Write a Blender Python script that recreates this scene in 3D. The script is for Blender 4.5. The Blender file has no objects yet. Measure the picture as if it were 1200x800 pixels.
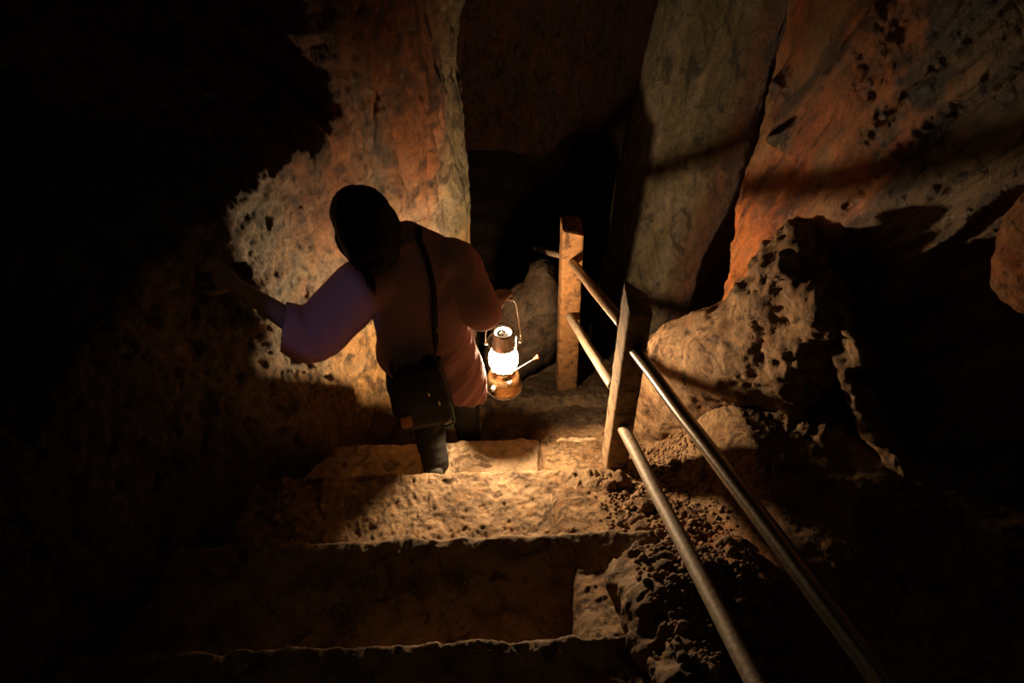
import bpy, bmesh, math, random
import numpy as np
from mathutils import Vector, Matrix
from mathutils.bvhtree import BVHTree

random.seed(7)
RNG = np.random.default_rng(11)
COL = bpy.context.scene.collection
V3 = lambda *a: np.array(a, float)

# ------------------------------------------------------------------ noise
_perm = RNG.permutation(256)
_perm = np.concatenate([_perm, _perm, _perm])
_g = RNG.normal(size=(256, 3)); _g /= np.linalg.norm(_g, axis=1)[:, None]
def perlin(P):
    P = np.asarray(P, float); i = np.floor(P).astype(int); f = P - i; i &= 255
    u = f * f * f * (f * (f * 6 - 15) + 10)
    out = 0.0
    for dx in (0, 1):
        wx = u[:, 0] if dx else 1 - u[:, 0]
        for dy in (0, 1):
            wy = u[:, 1] if dy else 1 - u[:, 1]
            for dz in (0, 1):
                wz = u[:, 2] if dz else 1 - u[:, 2]
                h = _perm[_perm[_perm[(i[:, 0] + dx) & 255] + ((i[:, 1] + dy) & 255)] + ((i[:, 2] + dz) & 255)]
                d = (f - np.array([dx, dy, dz], float))
                out = out + wx * wy * wz * np.einsum('ij,ij->i', _g[h], d)
    return out * 1.5
def fbm(P, octv=4, gain=.5, lac=2.03):
    a, s, out = 1.0, 0.0, 0.0
    P = np.asarray(P, float).copy()
    for k in range(octv):
        out = out + a * perlin(P); s += a; a *= gain; P = P * lac + 17.3
    return out / s
def ridged(P, octv=4, gain=.55):
    a, s, out = 1.0, 0.0, 0.0
    P = np.asarray(P, float).copy()
    for k in range(octv):
        out = out + a * (1 - 2 * np.abs(perlin(P))); s += a; a *= gain; P = P * 2.07 + 9.1
    return out / s
def sstep(x, a, b):
    t = np.clip((np.asarray(x, float) - a) / (b - a), 0, 1); return t * t * (3 - 2 * t)
def blob(P, c, r):
    return np.exp(-(((P - np.array(c)) / np.array(r)) ** 2).sum(1))
def mix3(a, b, t):
    t = np.asarray(t)[:, None]; return np.asarray(a, float) * (1 - t) + np.asarray(b, float) * t

# ------------------------------------------------------------------ mesh helpers
def mesh_np(name, verts, quads, cols=None, smooth=True):
    me = bpy.data.meshes.new(name)
    verts = np.asarray(verts, np.float32); quads = np.asarray(quads, np.int32)
    nf, k = quads.shape
    me.vertices.add(len(verts)); me.vertices.foreach_set('co', verts.ravel())
    me.loops.add(nf * k); me.loops.foreach_set('vertex_index', quads.ravel())
    me.polygons.add(nf); me.polygons.foreach_set('loop_start', np.arange(0, nf * k, k, dtype=np.int32))
    me.update(calc_edges=True)
    me.polygons.foreach_set('use_smooth', np.full(nf, smooth))
    if cols is not None: set_cols(me, cols)
    me.update(); me.validate()
    return me
def set_cols(me, cols):
    at = me.color_attributes.new('Col', 'FLOAT_COLOR', 'POINT')
    c = np.ones((len(cols), 4), np.float32); c[:, :3] = np.clip(cols, 0, 1)
    at.data.foreach_set('color', c.ravel())
def grid_quads(nu, nv, closed_u=False):
    i, j = np.meshgrid(np.arange(nu if closed_u else nu - 1), np.arange(nv - 1), indexing='ij')
    i2 = (i + 1) % nu
    return np.stack([i * nv + j, i2 * nv + j, i2 * nv + j + 1, i * nv + j + 1], -1).reshape(-1, 4)
def link(name, me, mat=None, parent=None):
    o = bpy.data.objects.new(name, me); COL.objects.link(o)
    if mat is not None: me.materials.clear(); me.materials.append(mat)
    if parent is not None: o.parent = parent; o.matrix_parent_inverse = parent.matrix_world.inverted()
    return o
def tag(o, label, cat, group=None):
    o['label'] = label; o['category'] = cat
    if group: o['group'] = group
    return o
def empty(name, loc, label, cat, group=None):
    o = bpy.data.objects.new(name, None); COL.objects.link(o); o.location = Vector(loc); o.empty_display_size = .1
    o.matrix_world = Matrix.Translation(Vector(loc))
    return tag(o, label, cat, group)
def cr(pts, t):
    """Catmull-Rom through pts (n,...) at parameters t in [0, n-1]."""
    pts = np.asarray(pts, float); n = len(pts)
    i = np.clip(np.floor(t).astype(int), 0, n - 2); f = t - i
    p0 = pts[np.clip(i - 1, 0, n - 1)]; p1 = pts[i]; p2 = pts[i + 1]; p3 = pts[np.clip(i + 2, 0, n - 1)]
    f = f.reshape(f.shape + (1,) * (pts.ndim - 1))
    return .5 * (2 * p1 + (p2 - p0) * f + (2 * p0 - 5 * p1 + 4 * p2 - p3) * f ** 2 + (3 * p1 - p0 - 3 * p2 + p3) * f ** 3)
def vnormals(X):
    du = np.gradient(X, axis=0); dv = np.gradient(X, axis=1)
    n = np.cross(du, dv); n /= np.linalg.norm(n, axis=-1, keepdims=True) + 1e-12
    return n
def obj_to_mesh(o, name):
    dg = bpy.context.evaluated_depsgraph_get(); dg.update()
    me = bpy.data.meshes.new_from_object(o.evaluated_get(dg)); me.name = name
    return me
def remesh(parts, voxel, name, smooth_iter=4, smooth_f=.5):
    """Union of closed bmesh-able numpy pieces [(verts, faces)] through a voxel remesh."""
    vs, fs, off = [], [], 0
    for v, f in parts:
        vs.extend([tuple(p) for p in v]); fs.extend([tuple(int(k) + off for k in q) for q in f]); off += len(v)
    me = bpy.data.meshes.new('tmp'); me.from_pydata(vs, [], fs); me.update()
    o = bpy.data.objects.new('tmp', me); COL.objects.link(o)
    m = o.modifiers.new('r', 'REMESH'); m.mode = 'VOXEL'; m.voxel_size = voxel; m.use_smooth_shade = True
    if smooth_iter:
        s = o.modifiers.new('s', 'SMOOTH'); s.iterations = smooth_iter; s.factor = smooth_f
    out = obj_to_mesh(o, name)
    bpy.data.objects.remove(o); bpy.data.meshes.remove(me)
    return out
def get_co(me):
    a = np.empty(len(me.vertices) * 3, np.float32); me.vertices.foreach_get('co', a); return a.reshape(-1, 3).astype(float)
def get_no(me):
    a = np.empty(len(me.vertices) * 3, np.float32); me.vertices.foreach_get('normal', a); return a.reshape(-1, 3).astype(float)
def set_co(me, co):
    me.vertices.foreach_set('co', np.asarray(co, np.float32).ravel()); me.update()
def frame(d, hint=(0, 0, 1)):
    d = np.array(d, float); d /= np.linalg.norm(d); h = np.array(hint, float)
    if abs(d @ h) > .95: h = np.array([1., 0, 0]) if abs(d[0]) < .9 else np.array([0, 1., 0])
    a = np.cross(h, d); a /= np.linalg.norm(a); b = np.cross(d, a); return a, b, d
def ellipsoid(c, r, axes=None, nu=20, nv=14):
    v = []; A = np.eye(3) if axes is None else np.array(axes, float)
    for j in range(nv + 1):
        th = math.pi * j / nv
        for i in range(nu):
            ph = 2 * math.pi * i / nu
            l = np.array([math.sin(th) * math.cos(ph) * r[0], math.sin(th) * math.sin(ph) * r[1], math.cos(th) * r[2]])
            v.append(np.array(c) + l @ A)
    v = np.array(v); f = []
    for j in range(nv):
        for i in range(nu):
            f.append((j * nu + i, j * nu + (i + 1) % nu, (j + 1) * nu + (i + 1) % nu, (j + 1) * nu + i))
    # collapse poles to single verts
    top = np.mean(v[:nu], 0); bot = np.mean(v[-nu:], 0)
    v[:nu] = top + (v[:nu] - top) * 1; v[-nu:] = bot
    return v, f
def tube(pts, rads, n=14, cap=True, sub=1):
    """Closed tapered tube through pts (rounded look by ellipsoid caps added elsewhere)."""
    pts = np.array(pts, float); rads = np.array(rads, float)
    if sub > 1:
        t = np.linspace(0, len(pts) - 1, (len(pts) - 1) * sub + 1)
        pts, rads = cr(pts, t), cr(rads[:, None], t)[:, 0]
    m = len(pts); tg = np.gradient(pts, axis=0)
    a, b, d = frame(tg[0]); v = []
    for k in range(m):
        d = tg[k] / (np.linalg.norm(tg[k]) + 1e-9)
        a = a - d * (a @ d); a /= np.linalg.norm(a); b = np.cross(d, a)
        for i in range(n):
            ph = 2 * math.pi * i / n
            v.append(pts[k] + rads[k] * (math.cos(ph) * a + math.sin(ph) * b))
    f = [(k * n + i, k * n + (i + 1) % n, (k + 1) * n + (i + 1) % n, (k + 1) * n + i) for k in range(m - 1) for i in range(n)]
    if cap:
        f.append(tuple(range(n - 1, -1, -1))); f.append(tuple((m - 1) * n + i for i in range(n)))
    return np.array(v), f
def limb(pts, rads, n=16, sub=4):
    """tube with spherical ends, as a list of closed pieces."""
    out = [tube(pts, rads, n, True, sub)]
    for p, r in ((pts[0], rads[0]), (pts[-1], rads[-1])):
        out.append(ellipsoid(p, (r, r, r), nu=n, nv=10))
    return out
def pieces_mesh(name, parts, smooth=True):
    vs, fs, off = [], [], 0
    for v, f in parts:
        vs.extend([tuple(p) for p in v]); fs.extend([tuple(int(k) + off for k in q) for q in f]); off += len(v)
    me = bpy.data.meshes.new(name); me.from_pydata(vs, [], fs); me.update(); me.validate()
    bm = bmesh.new(); bm.from_mesh(me); bmesh.ops.remove_doubles(bm, verts=bm.verts, dist=1e-6)
    bmesh.ops.recalc_face_normals(bm, faces=bm.faces); bm.to_mesh(me); bm.free()
    for p in me.polygons: p.use_smooth = smooth
    return me
def lathe(profile, n=40, c=(0, 0, 0)):
    prof = np.array(profile, float); m = len(prof); v = []
    for k in range(m):
        for i in range(n):
            ph = 2 * math.pi * i / n
            v.append((c[0] + prof[k, 0] * math.cos(ph), c[1] + prof[k, 0] * math.sin(ph), c[2] + prof[k, 1]))
    f = [(k * n + i, k * n + (i + 1) % n, (k + 1) * n + (i + 1) % n, (k + 1) * n + i) for k in range(m - 1) for i in range(n)]
    return np.array(v), f
def sharp(me, ang=40):
    me.set_sharp_from_angle(angle=math.radians(ang))

def loft(rings, n=40, sup=2.3, cap=True):
    v = []
    for c_, a_, b_, w, d in rings:
        for i in range(n):
            ph = 2 * math.pi * i / n; cs, sn = math.cos(ph), math.sin(ph)
            v.append(np.array(c_) + np.array(a_) * w * math.copysign(abs(cs) ** (2 / sup), cs) + np.array(b_) * d * math.copysign(abs(sn) ** (2 / sup), sn))
    m = len(rings)
    f = [(k * n + i, k * n + (i + 1) % n, (k + 1) * n + (i + 1) % n, (k + 1) * n + i) for k in range(m - 1) for i in range(n)]
    if cap: f.append(tuple(range(n - 1, -1, -1))); f.append(tuple((m - 1) * n + i for i in range(n)))
    return np.array(v), f
def dense_rings(rings, k=5):
    arr = np.array([np.concatenate([np.array(c_), np.array(a_), np.array(b_), [w, d]]) for c_, a_, b_, w, d in rings])
    q = cr(arr, np.linspace(0, len(arr) - 1, (len(arr) - 1) * k + 1))
    return [(x[:3], x[3:6], x[6:9], x[9], x[10]) for x in q]

# ------------------------------------------------------------------ materials
def nodes(name):
    m = bpy.data.materials.new(name); m.use_nodes = True
    nt = m.node_tree; nt.nodes.clear(); out = nt.nodes.new('ShaderNodeOutputMaterial')
    return m, nt, out
def N(nt, t, **kw):
    n = nt.nodes.new(t)
    for k, v in kw.items(): setattr(n, k, v)
    return n
def noise_tex(nt, scale, detail=5, rough=.6, vec=None, dist=0):
    n = N(nt, 'ShaderNodeTexNoise'); n.inputs['Scale'].default_value = scale; n.inputs['Detail'].default_value = detail
    n.inputs['Roughness'].default_value = rough; n.inputs['Distortion'].default_value = dist
    if vec is not None: nt.links.new(vec, n.inputs['Vector'])
    return n
def ramp(nt, fac, stops):
    r = N(nt, 'ShaderNodeValToRGB'); e = r.color_ramp.elements
    while len(e) < len(stops): e.new(.5)
    for el, (p, c) in zip(e, stops): el.position = p; el.color = (*c, 1) if len(c) == 3 else c
    nt.links.new(fac, r.inputs['Fac']); return r
def rock_mat(name, base=None, rough=.75, spec=.35, bump=.5, s1=28, s2=110, var=.45, bd=.012, flow=None):
    m, nt, out = nodes(name); L = nt.links.new
    p = N(nt, 'ShaderNodeBsdfPrincipled'); tc = N(nt, 'ShaderNodeTexCoord')
    vec = tc.outputs['Object']
    if flow:
        m1 = N(nt, 'ShaderNodeMapping'); m1.inputs['Rotation'].default_value = (flow[0], 0, 0); m2 = N(nt, 'ShaderNodeMapping'); m2.inputs['Scale'].default_value = (1, 1, flow[1])
        L(vec, m1.inputs['Vector']); L(m1.outputs[0], m2.inputs['Vector']); vec = m2.outputs[0]
    n1 = noise_tex(nt, s1, 10, .72, vec, .6); n2 = noise_tex(nt, s2, 8, .75, tc.outputs['Object'])
    n3 = noise_tex(nt, s1 * .35, 8, .7, vec, 1.2)
    r = ramp(nt, n1.outputs['Fac'], [(.36, (1 - var * 1.5,) * 3), (.46, (1 - var * .3,) * 3), (.54, (1, 1, 1)), (.66, (1 + var * 1.1,) * 3)])
    r3 = ramp(nt, n3.outputs['Fac'], [(.39, (.33, .29, .27)), (.46, (.95, .93, .9)), (.52, (1, 1, 1)), (.62, (1.3, 1.18, 1.05))])
    mx = N(nt, 'ShaderNodeMix', data_type='RGBA', blend_type='MULTIPLY'); mx.inputs[0].default_value = 1
    my = N(nt, 'ShaderNodeMix', data_type='RGBA', blend_type='MULTIPLY'); my.inputs[0].default_value = 1
    if base is None:
        at = N(nt, 'ShaderNodeAttribute', attribute_name='Col'); L(at.outputs['Color'], mx.inputs[6])
    else: mx.inputs[6].default_value = (*base, 1)
    L(r.outputs['Color'], mx.inputs[7]); L(mx.outputs[2], my.inputs[6]); L(r3.outputs['Color'], my.inputs[7]); L(my.outputs[2], p.inputs['Base Color'])
    ad = N(nt, 'ShaderNodeMath', operation='MULTIPLY_ADD'); ad.inputs[1].default_value = .4
    L(n2.outputs['Fac'], ad.inputs[0]); L(n1.outputs['Fac'], ad.inputs[2])
    b = N(nt, 'ShaderNodeBump'); b.inputs['Strength'].default_value = bump; b.inputs['Distance'].default_value = bd
    L(ad.outputs[0], b.inputs['Height']); L(b.outputs['Normal'], p.inputs['Normal'])
    p.inputs['Roughness'].default_value = rough; p.inputs['Specular IOR Level'].default_value = spec
    L(p.outputs[0], out.inputs[0]); return m
def plain(name, col, rough=.5, metal=0, spec=.5, bump=0, bscale=80, var=0, trans=0):
    m, nt, out = nodes(name); L = nt.links.new
    p = N(nt, 'ShaderNodeBsdfPrincipled'); tc = N(nt, 'ShaderNodeTexCoord')
    p.inputs['Base Color'].default_value = (*col, 1); p.inputs['Roughness'].default_value = rough
    p.inputs['Metallic'].default_value = metal; p.inputs['Specular IOR Level'].default_value = spec
    if bump or var:
        n = noise_tex(nt, bscale, 6, .65, tc.outputs['Object'])
        if var:
            r = ramp(nt, n.outputs['Fac'], [(.3, tuple(c * (1 - var) for c in col)), (.7, tuple(min(1, c * (1 + var * .6)) for c in col))])
            L(r.outputs['Color'], p.inputs['Base Color'])
        if bump:
            b = N(nt, 'ShaderNodeBump'); b.inputs['Strength'].default_value = bump; b.inputs['Distance'].default_value = .004
            L(n.outputs['Fac'], b.inputs['Height']); L(b.outputs['Normal'], p.inputs['Normal'])
    if trans:
        t = N(nt, 'ShaderNodeBsdfTranslucent'); t.inputs['Color'].default_value = (*[min(1, c * 1.6) for c in col], 1)
        ms = N(nt, 'ShaderNodeMixShader'); ms.inputs[0].default_value = trans
        L(p.outputs[0], ms.inputs[1]); L(t.outputs[0], ms.inputs[2]); L(ms.outputs[0], out.inputs[0])
    else: L(p.outputs[0], out.inputs[0])
    return m

M_wall = rock_mat('cave_rock', rough=.55, spec=.45, bump=1.0, bd=.032, flow=(0, .6))
M_wallr = rock_mat('flowstone_rock', rough=.46, spec=.5, bump=1.0, bd=.034, s1=24, flow=(-.40, .22))
M_ground = rock_mat('earth_ground', rough=.85, spec=.2, bump=.9, s1=45, s2=180, var=.4, bd=.016)
M_step = rock_mat('worn_concrete', rough=.8, spec=.25, bump=.8, s1=24, s2=130, var=.3, bd=.014)
M_post = rock_mat('post_concrete', base=(.23, .15, .085), rough=.85, spec=.2, bump=.35, s1=30, s2=200, var=.3, bd=.005)
M_stone = rock_mat('loose_stone', rough=.8, spec=.25, bump=.8, s1=35, s2=150, bd=.016)
M_post2 = rock_mat('brown_post_concrete', base=(.17, .08, .028), rough=.8, spec=.25, bump=.35, s1=30, s2=200, var=.3, bd=.005)

# camera geometry (used to place things measured from the photograph at their real distance)
F_PX, PITCH, YAW, CAMZ = 880.0, math.radians(48), math.radians(4.9), 1.6
FW = np.array([math.sin(YAW) * math.cos(PITCH), math.cos(YAW) * math.cos(PITCH), -math.sin(PITCH)])
RT = np.array([math.cos(YAW), -math.sin(YAW), 0]); UP = np.cross(RT, FW); CAM = np.array([0, 0, CAMZ])
def ray(px, py): return FW + RT * (px - 600) / F_PX - UP * (py - 400) / F_PX
def WY(px, py, Y): r = ray(px, py); return CAM + r * (Y / r[1])

# =================================================================== CAVE WALLS
def sheet(name, plan, zs, lean, nu, nv, disp, mat, flip=1, warp=None):
    """plan: list of (x, y, density); zs: (z0, z1); lean(P)->offset; disp(P, n)->(d, colours)."""
    pl = np.array(plan, float)
    w = np.concatenate([[0], np.cumsum((pl[1:, 2] + pl[:-1, 2]) / 2 * np.linalg.norm(pl[1:, :2] - pl[:-1, :2], axis=1))])
    t = np.interp(np.linspace(0, w[-1], nu), w, np.arange(len(pl)))
    xy = cr(pl[:, :2], t)
    z = np.interp(np.linspace(0, 1, nv), *zs)
    X = np.empty((nu, nv, 3)); X[..., :2] = xy[:, None, :]; X[..., 2] = z[None, :]
    P = X.reshape(-1, 3)
    X = (P + lean(P)).reshape(nu, nv, 3)
    n = vnormals(X) * flip
    d, _ = disp(X.reshape(-1, 3), n.reshape(-1, 3), 0)
    X = X + n * d.reshape(nu, nv, 1)
    n = vnormals(X) * flip
    d, c = disp(X.reshape(-1, 3), n.reshape(-1, 3), 1)
    X = X + n * d.reshape(nu, nv, 1)
    q = grid_quads(nu, nv)
    if flip < 0: q = q[:, ::-1]
    o = link(name, mesh_np(name, X.reshape(-1, 3), q, c), mat)
    o['kind'] = 'structure'; return o

TAN = V3(.30, .19, .105); GREY = V3(.23, .175, .115); ORANGE = V3(.36, .115, .028); DARK = V3(.05, .035, .022)
OLIVE = V3(.13, .10, .045); RUST = V3(.22, .062, .016); PALE = V3(.42, .31, .19); YEL = V3(.38, .20, .065)

# ---- left wall
plan_l = [(-1.75, -1.2, .25), (-1.45, -.2, .25), (-1.2, .7, .4), (-.98, 1.3, .8), (-.80, 1.75, 1.5), (-.63, 2.02, 1.8), (-.42, 2.3, 1.8),
          (-.16, 2.58, 1.8), (.0, 2.82, 1.8), (-.02, 3.1, .7), (-.2, 3.6, .3), (-.35, 4.4, .2), (-.4, 5.6, .2), (-.6, 6.8, .2)]
def lean_l(P):
    o = np.zeros_like(P); z = P[:, 2]; y = P[:, 1]
    base = sstep(z, -.9, -1.7)                      # the foot of the wall spreads onto the stairs
    o[:, 0] += .10 * base * sstep(y, 2.5, 1.9)
    o[:, 1] -= .12 * base * sstep(y, 1.4, 2.0)
    o[:, 0] += .10 * sstep(z, .1, .9) * sstep(y, 2.0, 2.7)
    k = sstep(z, .15, .34) * sstep(y, 2.36, 2.26)
    o[:, 0] -= (.20 + 1.3 * np.maximum(z - .2, 0)) * k; o[:, 1] += .8 * (.20 + 1.3 * np.maximum(z - .2, 0)) * k
    return o
def disp_l(P, n, st):
    rough_zone = sstep(P[:, 1], 2.22, 2.0) * sstep(P[:, 2], -1.25, -.75) * sstep(P[:, 2], .75, .2)
    rib_zone = sstep(P[:, 1], 2.1, 2.35)
    s = P[:, 0] * .7 + P[:, 1] * .72
    if st == 0:
        d = .07 * fbm(P * (2.2, 2.2, 1.3), 3)
        q = np.stack([s * 7 + .6 * P[:, 2], s * 0, P[:, 2] * .8], 1)
        d += rib_zone * .040 * ridged(q, 2)
        # long vertical crease
        d += .05 * np.exp(-((s - 1.26 - .03 * np.sin(P[:, 2] * 5)) / .03) ** 2) * sstep(P[:, 2], -.1, .2)
        return d, None
    q = np.stack([P[:, 0] * 13, P[:, 1] * 13, P[:, 2] * 8 + P[:, 0] * 6], 1)
    coral = ridged(q, 4, .62)
    d = rough_zone * .030 * (coral - .35)
    pits = sstep(fbm(P * (14, 14, 9) + 40, 3), .16, .42)
    d -= rough_zone * .035 * pits
    d += (.010 + .008 * rough_zone) * fbm(P * 22, 4)
    d += rib_zone * sstep(P[:, 2], -.7, -.3) * (.012 * ridged(np.stack([s * 15, P[:, 0] * 4, P[:, 2] * 4.5], 1), 4) + .012 * fbm(P * (16, 16, 11) + 60, 4))
    base = sstep(P[:, 2], -.55, -.9)
    grv = np.exp(-(perlin(np.stack([s * 9, P[:, 0] * 2, P[:, 2] * 1.1], 1) + 7) / .06) ** 2) * rib_zone * sstep(P[:, 2], -.5, -.2)
    d -= .022 * grv
    crk = sstep(fbm(P * (10, 10, 7) + 90, 3), .30, .42) * base
    d -= .018 * crk
    nz = fbm(P * 3.1 + 5, 4); n2 = fbm(P * 9 + 31, 4)
    c = np.tile(GREY * 1.05, (len(P), 1))
    c = mix3(c, TAN, sstep(n2, -.2, .25))
    up = sstep(P[:, 2] + .25 * nz, -.40, .05)
    c = mix3(c, ORANGE, np.clip(sstep(P[:, 1], 2.0, 2.2) * sstep(P[:, 1], 2.75, 2.5) * (.35 + .65 * up) * (.7 + .8 * n2), 0, 1))
    c = mix3(c, ORANGE * .85, np.clip(up * sstep(P[:, 1], 2.15, 2.3) * (.75 + .9 * nz), 0, 1))
    c = mix3(c, RUST * .9, np.clip(up * sstep(P[:, 2], .05, .5) * (.7 + .9 * n2), 0, 1))
    c = mix3(c, TAN * 1.05, np.clip(blob(P, (-.32, 2.4, -.1), (.07, .2, .35)) * 1.1 * (.8 + n2), 0, 1))
    c = mix3(c, OLIVE, sstep(P[:, 1] + .1 * nz, 2.6, 2.72) * .9)
    c = mix3(c, YEL, np.clip(base * sstep(P[:, 1], 1.8, 2.0) * (.75 + .6 * n2), 0, 1))
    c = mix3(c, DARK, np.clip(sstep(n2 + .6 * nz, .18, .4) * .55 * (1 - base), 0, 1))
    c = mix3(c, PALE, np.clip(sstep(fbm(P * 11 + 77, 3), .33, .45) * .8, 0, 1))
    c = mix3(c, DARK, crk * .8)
    c = mix3(c, DARK * .6, sstep(P[:, 1], 1.62, 1.35) * .85)  # near wall painted dark, the person's shadow put into the colour
    c = mix3(c, DARK * .5, sstep(P[:, 1] + .4 * P[:, 2], 1.52, 1.36) * sstep(P[:, 2], -.3, -.5) * .9)  # low near wall: shade behind the body painted in darker still
    c = mix3(c, DARK * .6, sstep(P[:, 1], 2.22, 2.14) * sstep(P[:, 2], .12, .3) * .7)  # shade of the upper recess painted into the rock colour
    return d, c
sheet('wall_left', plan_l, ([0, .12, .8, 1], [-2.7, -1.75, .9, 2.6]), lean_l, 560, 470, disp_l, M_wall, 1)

# ---- back wall
plan_b = [(-1.5, 6.4, .2), (-.8, 6.2, .3), (0, 6.1, .3), (.9, 5.7, .3), (1.35, 4.9, .3), (1.15, 3.9, .5), (.90, 3.36, 1.2), (.885, 3.16, 1.6), (.97, 2.95, 1.6), (1.10, 2.72, 1.5), (1.21, 2.64, 1.5), (1.36, 2.8, .8), (1.9, 3.2, .3), (2.4, 3.3, .2)]
def lean_b(P):
    o = np.zeros_like(P); z = P[:, 2]
    o[:, 0] += .09 * (z + .3); o[:, 1] -= .10 * sstep(z, -.6, -1.6)
    return o
def disp_b(P, n, st):
    s = P[:, 0] - .09 * P[:, 2]
    if st == 0:
        return .05 * fbm(P * (2.4, 2.4, 1), 3) + .03 * ridged(np.stack([s * 5, P[:, 1] * 2, P[:, 2] * .7], 1), 2), None
    d = .008 * fbm(P * 18, 4) + .003 * ridged(np.stack([s * 14, P[:, 1] * 6, P[:, 2] * 2.5], 1), 3)
    n2 = fbm(np.stack([s * 7, P[:, 1] * 7, P[:, 2] * 2.2], 1), 4)
    c = mix3(np.tile(OLIVE * .7, (len(P), 1)), GREY * .45, sstep(n2, -.1, .35))
    c = mix3(c, RUST * .5, sstep(P[:, 1], 3.5, 4.2) * .8)
    c = mix3(c, RUST * .3, sstep(s, 1.10, 1.18) * .9)  # shaded groove beside the right wall painted as a dark strip
    c = mix3(c, DARK, sstep(n2, .1, -.35) * .5)
    return d, c
sheet('wall_back', plan_b, ([0, .15, .85, 1], [-2.7, -1.9, .9, 2.6]), lean_b, 330, 300, disp_b, M_wall, -1)

# ---- right wall
plan_r = [(2.2, 3.2, .3), (1.7, 2.95, .5), (1.36, 2.66, 1.0), (1.12, 2.33, 1.7), (1.015, 2.13, 1.9), (1.06, 1.85, 1.9), (1.15, 1.64, 1.9), (1.36, 1.40, 1.6), (1.68, 1.08, .8), (2.05, .6, .4), (2.35, -.2, .3), (2.6, -1.2, .25)]
def lean_r(P):
    o = np.zeros_like(P); z = P[:, 2]
    k = sstep(P[:, 1], 2.15, 1.8)
    o[:, 0] -= .26 * (z - .2) * k; o[:, 1] += .10 * (z - .2) * k
    o[:, 0] -= .05 * (z + .1) * (1 - k)
    return o
def disp_r(P, n, st):
    # flow lines lean: they drop towards the back of the cave
    s = P[:, 1] * 1.0 + P[:, 2] * .42
    if st == 0:
        d = .04 * fbm(P * (2.2, 2.2, 1.5) + 7, 3)
        d += .035 * ridged(np.stack([s * 4.2, P[:, 0] * 1.2, P[:, 2] * .6], 1) + 3.3, 2)
        d += .055 * sstep(P[:, 1], 1.78, 1.62) * ridged(np.stack([s * 8, P[:, 0] * .8, P[:, 2] * .4], 1) + 1.3, 1)
        d -= .08 * blob(P, WY(932, 158, 1.95), (.3, .04, .06)) + .06 * blob(P, WY(958, 100, 1.95), (.3, .03, .08))
        d += .04 * blob(P, WY(900, 190, 2.0), (.3, .07, .12))
        return d, None
    d = -.030 * np.exp(-(perlin(np.stack([s * 8.5, P[:, 0] * .5, P[:, 2] * .45], 1) + 5) / .07) ** 2) * (.35 + .9 * sstep(P[:, 1], 1.85, 1.6)) + .010 * fbm(P * 16, 4) + .016 * ridged(np.stack([s * 15, P[:, 0] * 4, P[:, 2] * 2], 1), 4)
    d += .006 * fbm(P * 45, 3)
    n1 = fbm(np.stack([s * 5, P[:, 0] * 5, P[:, 2] * 1.6], 1) + 2, 4); n2 = fbm(P * 12 + 3, 4)
    c = mix3(np.tile(V3(.36, .19, .075), (len(P), 1)), RUST * 2.3, sstep(n1, -.15, .3))
    c = mix3(c, GREY * .9, sstep(fbm(np.stack([s * 4, P[:, 0] * 4, P[:, 2] * 1.3], 1) + 12, 3), .0, .3) * .75)
    oz = np.clip((sum(blob(P, WY(px, py, 1.72), (.5, .045, .09)) for px, py in ((1010, 20), (1005, 70), (995, 120), (985, 165), (965, 205))) + .8 * blob(P, WY(850, 330, 2.1), (.3, .12, .3))) * 1.4, 0, 1)
    c = mix3(c, ORANGE * 1.8, np.clip(oz * 1.2 * (.85 + n2), 0, 1))
    mz = np.clip(blob(P, WY(1050, 110, 1.65), (.4, .07, .26)) * 1.6, 0, 1)
    c = mix3(c, V3(.045, .03, .018), np.clip(mz * sstep(n2, -.12, .12), 0, 1))
    c = mix3(c, V3(.29, .175, .085), sstep(P[:, 1] + .25 * P[:, 2], 1.72, 1.62) * .85)
    c = mix3(c, DARK, sstep(n1, -.12, -.4) * .7)
    c = mix3(c, PALE, sstep(fbm(P * 14 + 50, 3), .38, .48) * .7)
    return d, c
sheet('wall_right', plan_r, ([0, .15, .85, 1], [-2.7, -1.5, 1.1, 2.6]), lean_r, 470, 420, disp_r, M_wallr, -1)

# =================================================================== GROUND
YN = {-2: -.5, -1: -.06, 0: .35, 1: .765, 2: 1.19, 3: 1.615, 4: 1.93, 5: 2.36, 6: 2.80, 7: 3.22}
ZN = {k: -.24 * (k + 1) for k in YN}; ZN[4] = -1.205; ZN[2] = -.682; ZN[1] = -.468
RIGHT = {-2: .6, -1: .5, 0: .45, 1: .43, 2: .60, 3: .49, 4: .66, 5: .74, 6: .82, 7: .85}
def ramp_z(y): return np.interp(y, [-1.2, -.06, .765, 1.19, 1.6, 1.93, 2.36, 2.8, 3.22, 3.6, 6], [.0, -.10, -.52, -.77, -1.0, -1.215, -1.52, -1.75, -1.98, -2.1, -2.3])
def ground_z(x, y):
    z = ramp_z(y)
    shelf = np.interp(y, [-1, .9, 1.7, 2.05, 2.6, 3.2], [-.45, -.56, -.67, -1.05, -1.5, -1.85])
    t = sstep(x, .72, 1.0)
    z = z * (1 - t) + shelf * t
    return z - sstep(x, .30, .10) * .9 * sstep(y, 3.3, 2.9)          # drops away beneath the stairs
nx, ny = 430, 560
gx = np.interp(np.linspace(0, 1, nx), [0, .12, .78, 1], [-1.9, .2, 1.3, 2.9]); gy = np.interp(np.linspace(0, 1, ny), [0, .12, .85, 1], [-1.3, .35, 2.7, 5.8])
GX, GY = np.meshgrid(gx, gy, indexing='ij'); P = np.stack([GX.ravel(), GY.ravel(), np.zeros(nx * ny)], 1)
z = ground_z(P[:, 0], P[:, 1])
lit = sstep(P[:, 0], .95, .7)
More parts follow.
